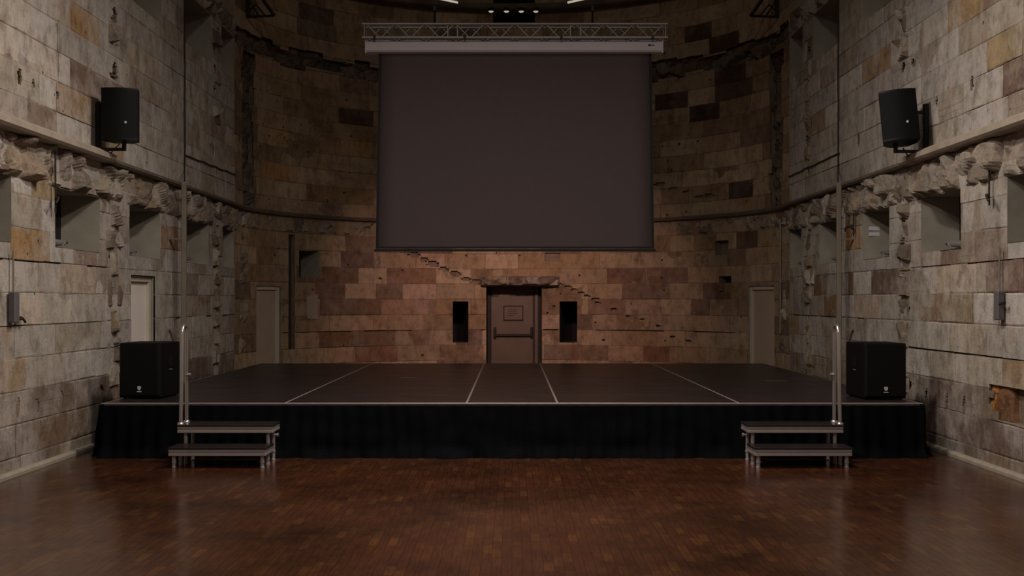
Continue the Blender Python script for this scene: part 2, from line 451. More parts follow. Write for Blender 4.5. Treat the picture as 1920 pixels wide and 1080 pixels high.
PAL_RUB = [col(146, 134, 120), col(130, 117, 103), col(160, 149, 135), col(116, 101, 88), col(148, 131, 110)]
PAL_DARK = [col(96, 82, 70), col(80, 68, 58), col(112, 96, 80)]  # darker browns for the sunken band and corner uprights
def rubble(mb, W, s0, s1, z0, z1, dlo, dhi, seed, cell=.17, step=.04, ragged=.05, pal=PAL_RUB, mi=2, base=-.03):
    """broken masonry: facets of random tilt and height"""
    r = random.Random(seed); P = W.P
    nx = max(1, int((s1-s0)/cell)+2); nz = max(1, int((z1-z0)/cell)+2)
    seeds = {}
    for i in range(-1, nx+1):
        for j in range(-1, nz+1):
            seeds[i, j] = (s0+(i+r.random())*cell, z0+(j+r.random())*cell, r.uniform(dlo, dhi), r.uniform(-.4, .4), r.uniform(-.4, .3), vary(r.choice(pal), r, .12))
    ns = max(2, int((s1-s0)/step)); nn = max(2, int((z1-z0)/step)); vs = []; cc = []
    for j in range(nn+1):
        for i in range(ns+1):
            s_ = s0+(s1-s0)*i/ns; z_ = z0+(z1-z0)*j/nn
            wz = noise.noise(Vector((s_*3.1, z_*2+seed, 3.3)))*.05; ws = noise.noise(Vector((s_*2+seed, z_*3.1, 7.7)))*.05
            ci, cj = int((s_+ws-s0)/cell), int((z_+wz-z0)/cell); best = None
            for a in range(ci-1, ci+2):
                for b in range(cj-1, cj+2):
                    q = seeds.get((a, b))
                    if not q: continue
                    dd = (s_+ws-q[0])**2+(z_+wz-q[1])**2
                    if best is None or dd < best[0]: best = (dd, q)
            q = best[1]; bd = math.sqrt(best[0]); e2 = 9; wt = 0; d = 0
            for a in range(ci-1, ci+2):
                for b in range(cj-1, cj+2):
                    q2 = seeds.get((a, b))
                    if not q2: continue
                    ex = math.sqrt((s_+ws-q2[0])**2+(z_+wz-q2[1])**2)-bd
                    if q2 is not q: e2 = min(e2, ex)
                    w_ = math.exp(-ex/(cell*.035)); wt += w_
                    d += w_*(q2[2]+q2[3]*(s_-q2[0])+q2[4]*(z_-q2[1]))
            am = min(1, (dhi-dlo)/.08)
            d = d/wt-am*.05*math.exp(-e2/(cell*.10))-am*.2*best[0]/cell
            d += am*(noise.noise(Vector((s_*6, z_*6, seed)))*.045+(.5-abs(noise.noise(Vector((s_*9, z_*9, seed+4)))))*.03+noise.noise(Vector((s_*16, z_*16, seed)))*.022)-am*.012
            # ragged margin: fall back to the wall face
            m = min(s_-s0, s1-s_, z_-z0, z1-z_)
            lim = ragged*(.6+.9*noise.noise(Vector((s_*5, z_*5, seed+9.1))))
            if m < lim: d = min(d, base+max(0, m)/max(lim, .001)*(.03 if base < 0 else d))
            if i in (0, ns) or j in (0, nn): d = base
            vs.append(P(s_, z_, max(d, base-.25))); cc.append(q[5])
    n = ns+1; b0 = len(mb.v); mb.v += vs
    for j in range(nn):
        for i in range(ns):
            a = j*n+i
            mb.f.append((b0+a, b0+a+1, b0+a+n+1, b0+a+n)); mb.sm.append(False); mb.col.append(cc[a]); mb.mi.append(mi)

def F_(inv, lst):
    out = []
    for (x0, x1, yc, c) in lst:
        xc = (x0+x1)/2; _, z = inv(xc, yc)
        a = inv(x0, yc)[0]; b = inv(x1, yc)[0]
        out.append((min(a, b), max(a, b), z, col(*c)))
    return out

WIN_L = [(9.45, 10.68), (11.71, 12.98), (13.98, 15.20), (16.42, 17.62), (18.50, 19.22)]
WIN_R = [(9.55, 10.80), (11.92, 13.08), (14.18, 15.25), (16.40, 17.40), (18.48, 19.22)]
UPW = [(11.75, 12.95), (14.0, 15.25), (16.35, 17.75), (18.40, 19.22)]
ZS, ZT = 2.30, 2.97
def holes_side(wins):
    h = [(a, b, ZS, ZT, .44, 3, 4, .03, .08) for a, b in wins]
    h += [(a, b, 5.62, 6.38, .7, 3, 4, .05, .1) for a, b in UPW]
    return h
def cavity(o):
    """one hollow behind a stack of open strips"""
    e = .004
    o[0][9] = (min(h[0] for h in o)-e, max(h[1] for h in o)+e, min(h[2] for h in o), max(h[3] for h in o), o[0][4], o[0][5], o[0][6])
    return [tuple(h) for h in o]
def ragged(s_, z_, wd, hg, dep, r, mr=2, mk=2):
    """an irregular hole: stacked strips of unequal width"""
    n = max(3, min(7, int(hg/.03))); o = []; sh = 0
    for i in range(n):
        t = (i+.5)/n*2-1; h = wd/2*math.sqrt(max(.08, 1-t*t))
        a, b = h*r.uniform(.65, 1.15), h*r.uniform(.65, 1.15); sh += r.uniform(-.1, .1)*wd
        o.append([s_-a+sh, s_+b+sh, z_-hg/2+hg*i/n, z_-hg/2+hg*(i+1)/n, dep, mr, mk, 0, 0, None, True])
    return cavity(o)
def pits(inv, lst, mr=2, mk=2):
    o = []; r = random.Random(len(lst))
    for (px, py, wd, hg, dep) in lst:
        s_, z_ = inv(px, py); o += ragged(s_, z_, wd, hg, dep*.4, r, mr, mk)
    return o
def seam(s0, s1, z, seed, hh=.012, gap=.35):
    """an eroded bed joint, open in runs"""
    r = random.Random(seed); o = []; p = s0
    while p < s1:
        L = r.uniform(.15, .8); q = min(s1, p+L)
        if r.random() > gap: o.append((p, q, z-hh*r.uniform(.4, 1.1), z+hh*r.uniform(.3, 1), .035, 2, 2))
        p = q
    return o

def scar(mb, W, sc, zlo, zhi, seed, wd=.36, amp=.05):
    """toothing left where a cross wall was torn out: broken stones, a few hollows"""
    r = random.Random(seed); z = zlo; k = 0
    while z < zhi-.05:
        h = CO*r.uniform(.85, 1.15); z2 = min(zhi, z+h); ww = wd*(1.0 if k % 2 else .7)*r.uniform(.85, 1.15); off = r.uniform(-.05, .05)
        if r.random() < .72:
            hi = amp*r.uniform(.7, 1.7)
            rubble(mb, W, sc-ww/2+off, sc+ww/2+off, z+.01, z2-.01, hi*.45, hi, seed*31+k, cell=r.uniform(.26, .42), step=.026, ragged=.025, base=-.01)
        z = z2; k += 1
def scar_holes(sc, zlo, zhi, seed, wd=.3):
    r = random.Random(seed); z = zlo; o = []
    while z < zhi:
        hh = r.uniform(.08, .2)
        o += ragged(sc+r.uniform(-.1, .1), z+hh/2, r.uniform(.4, .8)*wd, hh, .07, r)
        z += hh+r.uniform(.1, .55)
    return o
# ---- left wall
hl = holes_side(WIN_L)
hl.append((14.04, 14.98, 0.0, 2.06, .18, 3, 3))
hl += pits(invL, [(35, 143, .12, .16, .10), (62, 156, .07, .09, .08), (108, 179, .08, .08, .08), (216, 30, .16, .22, .12), (215, 143, .30, .10, .10),
                  (275, 310, .10, .09, .08), (33, 764, .10, .20, .02), (70, 760, .12, .14, .02), (116, 750, .10, .20, .02), (192, 730, .16, .12, .08), (396, 392, .1, .14, .1)])
fixL = F_(invL, [(131, 189, 167, (118, 96, 84)), (106, 178, 215, (150, 118, 80)), (133, 186, 30, (150, 118, 82)), (22, 92, 455, (156, 124, 86)),
                 (60, 102, 345, (150, 130, 100)), (30, 165, 812, (112, 90, 74)), (302, 335, 455, (142, 102, 70)), (345, 372, 540, (112, 88, 70)),
                 (350, 395, 575, (140, 112, 84)), (0, 60, 25, (178, 164, 146)), (240, 300, 110, (160, 146, 124)), (0, 110, 90, (176, 164, 146)),
                 (115, 180, 520, (176, 160, 142)), (0, 80, 560, (184, 168, 150))])
rr_ = random.Random(77)
hl += scar_holes(13.42, .7, 2.8, 5)+scar_holes(13.4, 4.5, 5.8, 6)+scar_holes(18.05, .7, 2.8, 7)+scar_holes(18.05, 3.8, 6, 8)
hl += seam(9.8, 13.2, .17+6*CO, 1, .010)+seam(9.8, 13.2, .17+4*CO, 2, .006, .6)+seam(14.5, 19, .17+11*CO, 3, .008, .5)+seam(15.2, 19, .17+4*CO, 4, .010)
for _ in range(60): hl += ragged(rr_.uniform(10, 19), rr_.uniform(.3, 6), rr_.uniform(.015, .045), rr_.uniform(.02, .04), .02, rr_)
hl = clean(hl)
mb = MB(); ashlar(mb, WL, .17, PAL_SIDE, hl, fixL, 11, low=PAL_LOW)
for h in hl: recess(mb, WL, h)
rubble(mb, WL, 9.0, YA, 2.95, 3.385, .02, .12, 5, cell=.36, step=.028, ragged=.07, base=0)
rubble(mb, WL, 13.0, YA, 6.38, 6.75, -.02, .12, 6, cell=.26, step=.06)
scar(mb, WL, 13.42, .65, 2.95, 21, .42); scar(mb, WL, 13.40, 4.5, 5.9, 22, .34)
scar(mb, WL, 18.05, .3, 2.95, 23, .40); scar(mb, WL, 18.05, 3.7, 6.3, 24, .34)
scar(mb, WL, 8.8, .3, 2.95, 27, .40)
wl = tag(mb.build('wall_left', ['stone', 'mortar', 'rubble', 'concrete', 'dark']), kind='structure')

# ---- right wall
hr = holes_side(WIN_R)
for q0, q1, a_, b_ in ((.52, .60, 10.34, 11.0), (.60, .66, 10.34, 11.14), (.66, .73, 10.36, 11.23), (.73, .80, 10.34, 11.12), (.80, .87, 10.34, 11.22)): och = och+[[a_, b_, q0, q1, .09, 2, 2, 0, 0, None, True]] if q0 > .52 else [[a_, b_, q0, q1, .09, 2, 2, 0, 0, None, True]]
hr += cavity(och)
hr += pits(invR, [(1823, 156, .10, .16, .10), (1756, 191, .08, .12, .08), (1609, 262, .12, .20, .06), (1520, 232, .14, .2, .08), (1712, 118, .16, .10, .08), (1667, 490, .05, .05, .05),
                  (1735, 745, .12, .22, .10), (1775, 752, .09, .18, .05), (1808, 760, .12, .2, .05), (1525, 692, .1, .18, .08), (1508, 660, .05, .2, .04), (1492, 656, .05, .2, .04), (1712, 705, .06, .26, .06)])
fixR = F_(invR, [(1777, 1843, 38, (158, 130, 90)), (1850, 1918, 100, (166, 144, 110)), (1880, 1920, 165, (116, 94, 82)), (1760, 1808, 205, (146, 122, 92)),
                 (1848, 1920, 518, (122, 98, 86)), (1633, 1686, 530, (112, 92, 80)), (1722, 1758, 580, (130, 106, 86)), (1525, 1552, 535, (124, 98, 74)),
                 (1590, 1600, 530, (120, 96, 78)), (1545, 1573, 585, (132, 104, 80)), (1615, 1670, 105, (150, 124, 92)), (1585, 1615, 430, (160, 122, 80)),
                 (1740, 1830, 845, (106, 94, 82)), (1845, 1920, 860, (128, 112, 96)), (1752, 1830, 530, (176, 160, 142)), (1780, 1850, 640, (170, 156, 136)),
                 (1790, 1880, 700, (176, 164, 148)), (1600, 1650, 585, (170, 152, 134)), (1850, 1920, 40, (170, 158, 142))])
hr += scar_holes(13.62, .6, 2.8, 15)+scar_holes(13.7, 4.6, 5.8, 16)+scar_holes(17.95, .7, 2.8, 17)+scar_holes(18.05, 3.8, 6, 18)
hr += seam(9.8, 13.2, .17+6*CO, 5, .008)+seam(10.5, 15, .17+3*CO, 6, .010)+seam(14.5, 19, .17+11*CO, 7, .008, .5)+seam(15.2, 19, .17+4*CO, 8, .010)
for _ in range(60): hr += ragged(rr_.uniform(10, 19), rr_.uniform(.3, 6), rr_.uniform(.015, .045), rr_.uniform(.02, .04), .02, rr_)
hr = clean(hr)
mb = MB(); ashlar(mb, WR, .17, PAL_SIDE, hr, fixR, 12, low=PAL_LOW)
for h in hr: recess(mb, WR, h)
rubble(mb, WR, 9.0, YA, 2.95, 3.385, .02, .12, 8, cell=.36, step=.028, ragged=.07, base=0)
rubble(mb, WR, 13.0, YA, 6.38, 6.75, -.02, .12, 9, cell=.26, step=.06)
scar(mb, WR, 13.62, .55, 2.95, 31, .36); scar(mb, WR, 13.72, 4.45, 5.9, 32, .34)
scar(mb, WR, 17.95, .3, 2.95, 33, .40); scar(mb, WR, 18.05, 3.7, 6.3, 34, .3)
scar(mb, WR, 8.8, .3, 2.95, 37, .40)
# crumbling ochre patch low on the near wall
PAL_OCH = [col(168, 116, 60), col(150, 100, 50), col(184, 134, 74), col(120, 82, 46)]
rubble(mb, WR, 10.32, 11.27, .50, .90, -.055, -.012, 41, cell=.40, step=.022, ragged=.02, pal=PAL_OCH, base=-.085)
wr = tag(mb.build('wall_right', ['stone', 'mortar', 'rubble', 'concrete', 'dark']), kind='structure')

# ---- apse wall
def ar(x0, x1, y0, y1):
    a, _ = invA(x0, (y0+y1)/2); b, _ = invA(x1, (y0+y1)/2); xc = (x0+x1)/2
    return a, b, invA(xc, y1)[1], invA(xc, y0)[1]
ha = []
cd = invA(912, 600)[0], invA(1016, 600)[0]
ha.append((cd[0], cd[1], 0, 2.10, .42, 2, 3))
for x0, x1, y0, y1 in ((848, 879, 565, 642), (1049, 1082, 565, 642)): ha.append((*ar(x0, x1, y0, y1), .9, 4, 4))  # slot sides and back coloured near black, painted shade
ld = ar(481, 526, 538, 681); rd = ar(1403, 1452, 538, 681)
ha.append((ld[0], ld[1], 0, 2.0, .16, 3, 3)); ha.append((rd[0], rd[1], 0, 2.0, .16, 3, 3))
ha.append((*ar(560, 598, 470, 520), .5, 3, 4, 0, .3))
ha.append((*ar(1341, 1366, 451, 478), .16, 2, 2)); ha.append((*ar(1349, 1372, 518, 530), .2, 2, 4))
ha.append((*ar(1022, 1051, 474, 490), .05, 2, 2))
ha.append((*ar(541, 552, 440, 655), .12, 2, 2))
ha.append((*ar(925, 1003, -60, 46), .7, 4, 4))
ha.append((*ar(1348, 1358, 545, 552), .05, 2, 2))
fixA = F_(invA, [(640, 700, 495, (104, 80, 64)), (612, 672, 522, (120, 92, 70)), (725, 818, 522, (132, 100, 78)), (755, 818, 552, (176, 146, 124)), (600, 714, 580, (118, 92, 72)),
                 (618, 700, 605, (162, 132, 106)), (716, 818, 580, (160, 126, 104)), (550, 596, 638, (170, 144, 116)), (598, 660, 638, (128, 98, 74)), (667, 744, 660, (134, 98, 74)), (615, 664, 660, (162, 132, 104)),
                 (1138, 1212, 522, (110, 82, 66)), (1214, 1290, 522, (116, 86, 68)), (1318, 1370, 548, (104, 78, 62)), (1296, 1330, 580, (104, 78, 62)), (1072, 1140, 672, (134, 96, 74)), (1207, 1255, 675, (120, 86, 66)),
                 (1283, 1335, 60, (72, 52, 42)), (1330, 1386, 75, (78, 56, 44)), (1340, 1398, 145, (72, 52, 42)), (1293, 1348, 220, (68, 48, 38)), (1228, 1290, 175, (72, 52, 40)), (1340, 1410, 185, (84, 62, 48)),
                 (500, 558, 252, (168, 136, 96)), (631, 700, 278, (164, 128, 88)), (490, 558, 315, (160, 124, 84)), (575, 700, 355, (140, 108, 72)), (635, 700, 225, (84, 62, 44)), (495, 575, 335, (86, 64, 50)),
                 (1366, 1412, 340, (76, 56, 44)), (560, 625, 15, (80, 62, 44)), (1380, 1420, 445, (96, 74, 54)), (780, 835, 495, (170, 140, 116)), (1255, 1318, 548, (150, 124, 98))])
ha += seam(1.9, 5.0, .115+3*CO, 9, .014, .15)+seam(6.5, 12.3, .115+3*CO, 10, .014, .15)
for _ in range(90): ha += ragged(rr_.uniform(1, LA-1), rr_.uniform(.5, 7), rr_.uniform(.03, .08), rr_.uniform(.03, .06), .05, rr_)
for a, b in ((.40, .95), (LA-.95, LA-.40)):
    ha += cavity([[a+rr_.uniform(-.07, .07), b+rr_.uniform(-.07, .07), 3.46+i_*.3156, 3.46+(i_+1)*.3156, .16, 2, 2, 0, 0, None, True] for i_ in range(9)])
def chain(x0, y0, x1, y1, n, w, h, jit):
    global ha
    for i in range(n):
        t = i/(n-1); px = x0+(x1-x0)*t; py = y0+(y1-y0)*t+rr_.uniform(-jit, jit); s_, z_ = invA(px, py)
        ha += ragged(s_, z_, w/87*rr_.uniform(.8, 1.3), h/87*rr_.uniform(.7, 1.3), .055, rr_)
chain(775, 479, 895, 530, 7, 22, 9, 2)
chain(1050, 532, 1116, 560, 6, 16, 6, 1)
chain(1120, 566, 1290, 640, 7, 12, 4, 6)
chain(1240, 350, 1330, 372, 5, 20, 6, 5)
bd_ = []; p_ = .05
while p_ < LA-.05:
    q_ = min(LA-.05, p_+rr_.uniform(.12, .5)); bd_.append([p_, q_, rr_.uniform(6.26, 6.40), rr_.uniform(6.58, 6.74), .14, 2, 2, 0, 0, None, True]); p_ = q_
ha += cavity(bd_)
ha = clean(ha)
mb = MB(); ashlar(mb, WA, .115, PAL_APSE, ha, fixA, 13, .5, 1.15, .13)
for h in ha: recess(mb, WA, h)
rubble(mb, WA, .0, LA, 3.05, 3.38, -.02, .06, 14, cell=.22, step=.05, ragged=.06)
rubble(mb, WA, .1, LA-.1, 6.26, 6.70, -.12, -.0, 15, cell=.30, step=.04, base=-.13, pal=PAL_DARK)
# rough uprights where the cell walls were torn out beside the apse
for a, b in ((.36, .99), (LA-.99, LA-.36)):
    rubble(mb, WA, a, b, 3.47, 6.28, -.12, -.03, int(a*100), cell=.30, step=.04, base=-.15, pal=PAL_DARK)
for a, b in ((.25, .62), (LA-.5, LA-.2)):
    rubble(mb, WA, a, b, .3, 3.0, -.05, .07, int(a*100)+3, cell=.24, step=.05)
# torn masonry over the door and the slanting scars of a vanished stair
def arub(x0, x1, y0, y1, lo, hi, sd, **k):
    a, b, c, d = ar(x0, x1, y0, y1); rubble(mb, WA, a, b, c, d, lo, hi, sd, **k)
arub(900, 1050, 518, 537, .10, .24, 51, cell=.34, step=.025, ragged=.04, base=0)
arub(1375, 1455, 405, 432, -.06, .06, 98, cell=.2, step=.04)
wa = tag(mb.build('wall_apse', ['apse', 'mortar', 'rubble', 'concrete', 'dark']), kind='structure')
# plaster patch on the apse
a, b, c, d = ar(574, 596, 553, 598)
mb = MB()
ls = lines(a, b, .1, False, False)
vs = [PA(q+noise.noise(Vector((q*9, zz*9, 0)))*.03, zz+noise.noise(Vector((q*9, zz*3, 4)))*.05, dd) for dd in (.004, .016) for zz in (c, (c+d)/2, d) for q in ls]; n = len(ls)
fs = []
for base in (0, 3*n):
    for j in range(2):
        for i in range(n-1): fs.append((base+j*n+i, base+j*n+i+1, base+(j+1)*n+i+1, base+(j+1)*n+i))
per = list(range(n))+[n*2-1, 3*n-1]+list(range(3*n-2, 2*n-1, -1))+[n]
for i in range(len(per)): q1, q2 = per[i], per[(i+1) % len(per)]; fs.append((q1, q2, 3*n+q2, 3*n+q1))
mb.add(vs, fs)
tag(mb.build('trim_7', 'ledge'), kind='structure')

# ---- back wall, floor, ceiling
mb = MB(); mb.box(-XW-.8, XW+.8, Y0-.4, Y0, 0, TOP)
tag(mb.build('wall_back', 'plaster'), kind='structure')
mb = MB(); mb.add([(-6.5, Y0-.5, 0), (6.5, Y0-.5, 0), (6.5, 25, 0), (-6.5, 25, 0), (-6.5, Y0-.5, -.2), (6.5, Y0-.5, -.2), (6.5, 25, -.2), (-6.5, 25, -.2)],
                  [(0, 1, 2, 3), (4, 7, 6, 5), (0, 4, 5, 1), (1, 5, 6, 2), (2, 6, 7, 3), (3, 7, 4, 0)])
tag(mb.build('floor', 'parquet'), kind='structure')
mb = MB(); mb.box(-6.5, 6.5, Y0-.5, 25, TOP, TOP+.2)
tag(mb.build('ceiling', 'roof'), kind='structure')

# ---- ledges (horizontal string course) as trims
def sweep(W, s0, s1, prof, step=.25):
    """prof: (z,d) outline swept along the wall"""
    n = max(2, int(abs(s1-s0)/step)+1); m = len(prof); vs = []
    for i in range(n):
        s_ = s0+(s1-s0)*i/(n-1)
        for (z, d) in prof: vs.append(W.P(s_, z, d))
    fs = [(i*m+j, i*m+(j+1) % m, (i+1)*m+(j+1) % m, (i+1)*m+j) for i in range(n-1) for j in range(m)]
    fs += [tuple(range(m)), tuple(range((n-1)*m, n*m))]
    return MB().add(vs, fs)
near = [(3.375, -.02), (3.375, .17), (3.40, .20), (3.455, .20), (3.50, .12), (3.50, -.02)]
far = [(3.375, -.02), (3.375, .10), (3.40, .125), (3.44, .11), (3.45, -.02)]
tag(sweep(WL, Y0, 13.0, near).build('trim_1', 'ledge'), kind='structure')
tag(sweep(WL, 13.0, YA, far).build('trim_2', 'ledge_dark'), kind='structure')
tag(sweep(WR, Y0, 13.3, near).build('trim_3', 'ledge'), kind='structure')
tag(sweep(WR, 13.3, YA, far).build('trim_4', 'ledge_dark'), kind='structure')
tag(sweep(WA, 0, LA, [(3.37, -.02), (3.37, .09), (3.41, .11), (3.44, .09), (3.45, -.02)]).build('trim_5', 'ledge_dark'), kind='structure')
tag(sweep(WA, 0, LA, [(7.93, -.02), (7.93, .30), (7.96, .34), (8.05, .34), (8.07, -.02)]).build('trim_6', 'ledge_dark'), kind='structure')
# skirting along the foot of the side walls
for W, nm in ((WL, 'baseboard_left'), (WR, 'baseboard_right')):
    tag(sweep(W, Y0, 19.0, [(0, -.03), (0, .06), (.03, .06), (.055, .035), (.055, -.03)]).build(nm, 'skirting'), kind='structure')

# ---- doors
def side_frame(W, s0, s1, z1, dep, fw, name, leafmat, framemat, handle_at):
    root = bpy.data.objects.new(name, None); C.objects.link(root); root['kind'] = 'structure'
    x, y, z = W.P((s0+s1)/2, 0, -dep); root.location = (x, y, 0)
    inv = Matrix.Translation((-x, -y, 0))
    def bx(a, b, c, d, d0, d1):
        P = W.P; vs = [P(s_, z_, dd) for dd in (d0, d1) for z_ in (c, d) for s_ in (a, b)]
        return MB().add(vs, [(0, 2, 3, 1), (4, 5, 7, 6), (0, 1, 5, 4), (2, 6, 7, 3), (0, 4, 6, 2), (1, 3, 7, 5)], mat=inv)
    bx(s0+fw, s1-fw, .01, z1-fw, -dep+.005, -dep+.045).build('door_leaf', leafmat, root)
    fr = MB()
    for a, b, c, d in ((s0+.002, s0+fw, 0, z1), (s1-fw, s1-.002, 0, z1), (s0+fw, s1-fw, z1-fw, z1)):
        q = bx(a, b, c, d, -dep+.003, -dep+.09); fr.add(q.v, q.f)
    fr.build('door_frame', framemat, root)
    if handle_at is not None:
        P = W.P; a = inv @ Vector(P(handle_at, 1.0, -dep+.04)); b = inv @ Vector(P(handle_at, 1.0, -dep+.10)); c = inv @ Vector(P(handle_at+.1, 1.0, -dep+.10))
        MB().tube([a, b, c], .01, 8).build('door_handle', 'alu_mat', root)
    return root
side_frame(WL, 14.05, 14.97, 2.05, .14, .07, 'door_1', 'door_white', 'frame_white', 14.22)
side_frame(WA, ld[0]+.005, ld[1]-.005, 1.99, .12, .06, 'door_2', 'door_beige', 'frame_white', None)
side_frame(WA, rd[0]+.005, rd[1]-.005, 1.99, .12, .06, 'door_3', 'door_beige', 'frame_white', None)
# central fire door, brown, with push bar and framed notice
root = bpy.data.objects.new('door_4', None); C.objects.link(root); root['kind'] = 'structure'
DY = 23.5+.32; pm = F/DY
xd0, xd1 = (921-960)/pm, (1000-960)/pm; xj = (1016-960)/(F/23.5)-.01; xi = (912-960)/(F/23.5)+.02
root.location = ((xd0+xd1)/2, DY, 0); ox = root.location.x
MB().box(xd0-ox, xd1-ox, 0, .045, .01, 2.07, bev=.004).build('door_leaf', 'door_brown', root)
fr = MB(); fr.box(xi-ox, xd0-ox-.004, -.04, .08, 0, 2.09).box(xd1-ox+.004, xj-ox, -.01, .09, 0, 2.09).build('door_frame', 'jamb', root)
MB().box(xd1-ox+.012, xj-ox-.07, -.016, -.01, .01, 2.08).build('side_leaf', 'door_brown', root)
MB().box(xd1-ox+.02, xd1-ox+.035, -.018, -.009, 0.02, 2.06).box(xd1-ox-.012, xd1-ox+.004, -.012, .0, .02, 2.06).build('astragal', 'iron', root)
pb = MB(); pb.tube([(xd0-ox+.09, -.07, .98), (xd1-ox-.04, -.07, .98)], .016, 10)
pb.box(xd0-ox+.06, xd0-ox+.11, -.09, .0, .93, 1.14, bev=.006); pb.box(xd1-ox-.06, xd1-ox-.015, -.09, .0, .93, 1.14, bev=.006)
pb.build('push_bar', 'black_metal', root)
sg = MB(); zc0 = EYE+(HY-600)/pm; zc1 = EYE+(HY-574)/pm; sx0, sx1 = (945-960)/pm-ox, (980-960)/pm-ox
sg.box(sx0, sx1, -.012, 0, zc0, zc1, bev=.003)
sign = sg.build('notice_plate', 'door_brown', root)
fr2 = MB()
for a, b, c, d in ((sx0-.012, sx1+.012, zc0-.012, zc0+.008), (sx0-.012, sx1+.012, zc1-.008, zc1+.012), (sx0-.012, sx0+.008, zc0, zc1), (sx1-.008, sx1+.012, zc0, zc1)): fr2.box(a, b, -.018, 0, c, d)
fr2.build('notice_frame', 'iron', sign)
ln = MB()
for k in range(4): ln.box(sx0+.09, sx0+.09+(.2, .17, .21, .12)[k], -.0135, -.012, zc1-.08-k*.045, zc1-.068-k*.045)
ln.build('notice_lines', 'iron', sign)

# ------------------------------------------------------------------ stage
YS = 12.0; YB = 19.5; ZSG = .60
st = thing('stage', 'black modular stage platform with black cloth skirt in front of the curved stone wall', 'stage', (0, YS, 0))
colsx = [-4.5, -2.5, -.5, .5, 2.5, 4.5]
gp = .004
for ci in range(5):
    rows = [0, 1, 2, 3, 4, 5, 6, 7, 7.5] if ci != 2 else [0, 2, 4, 6, 7.5]
    for a, b in zip(rows[:-1], rows[1:]):
        MB().box(colsx[ci]+.012, colsx[ci+1]-.012, a+.007, b-.007, ZSG-.10, ZSG, bev=.003).build('deck_panel', 'deck', st)
        pass
# aluminium edge of every deck: one rail frame per platform column
for ci in range(5):
    rows = [0, 1, 2, 3, 4, 5, 6, 7, 7.5] if ci != 2 else [0, 2, 4, 6, 7.5]
    q = MB()
    for xx in (colsx[ci]+.006, colsx[ci+1]-.006): q.box(xx-.005, xx+.005, .002, 7.498, ZSG-.10, ZSG-.001)
    for yy in rows:
        for e in (-.0035, .0035):
            if 0 < yy+e < 7.5: q.box(colsx[ci]+.012, colsx[ci+1]-.012, yy+e-.003, yy+e+.003, ZSG-.10, ZSG-.0015)
    q.build('deck_frame', 'alu_mat', st)
# front nosing, thin bright line
MB().box(-4.53, 4.53, -.012, .0, ZSG-.016, ZSG-.002, bev=.002).build('front_nosing', 'alu_mat', st)
# legs under the decks
for x in (-4.4, -2.5, -.5, .5, 2.5, 4.4):
    for y in (.35, 2.0, 4.0, 6.0, 7.3):
        MB().tube([(x, y, 0), (x, y, ZSG-.10)], .024, 8).build('leg', 'alu_mat', st)
# pleated skirt, front and both flanks
def skirt(path, seed, parent, bulge=.05):
    r = random.Random(seed); tot = 0; seg = []
    for a, b in zip(path[:-1], path[1:]):
        L = math.hypot(b[0]-a[0], b[1]-a[1]); seg.append((a, b, tot, L)); tot += L
    n = int(tot/.022); nz = 14; vs = []
    for i in range(n+1):
        s_ = tot*i/n
        for a, b, t0, L in seg:
            if s_ <= t0+L+1e-6: break
        t = (s_-t0)/L; x = a[0]+(b[0]-a[0])*t; y = a[1]+(b[1]-a[1])*t
        dx, dy = (b[0]-a[0])/L, (b[1]-a[1])/L; nx, ny = dy, -dx
        for j in range(nz+1):
            v = j/nz; z = (ZSG-.03)*(1-v)+.004
            ph = s_*2*math.pi/.17+noise.noise(Vector((s_*1.3, seed, v*.6)))*3.2
            amp = .008+.020*v*(.5+noise.noise(Vector((s_*.9, v*1.2, seed)))*.9)
            o = .026+amp*math.sin(ph)+.03*v+noise.noise(Vector((s_*2.3, v*2.5, seed+5)))*.035*v
            if v > .82: o += (v-.82)*(.28+.5*noise.noise(Vector((s_*3, 1, seed))))
            if v > .9: z += max(0, noise.noise(Vector((s_*4, 2, seed))))*.03*(v < 1)
            o = max(o, .006)
            vs.append((x+nx*o, y+ny*o, max(z, .004)))
    m = nz+1
    fs = [(i*m+j, i*m+j+1, (i+1)*m+j+1, (i+1)*m+j) for i in range(n) for j in range(nz)]
    q = MB(); q.add(vs, fs, smooth=True); return q.build('skirt', 'curtain', parent)
skirt([(-4.53, 0), (4.53, 0)], 3, st)
skirt([(-4.53, 4.5), (-4.53, 0)], 5, st); skirt([(4.53, 0), (4.53, 4.5)], 6, st)
# small scuffs / tape marks on the deck
tape = [(-1.62, 3.9, .22, .03), (3.55, 3.25, .3, .03)]
for (x, y, a, b) in tape: MB().box(x, x+a, y, y+b, ZSG, ZSG+.0012).build('tape_mark', 'conduit', st)

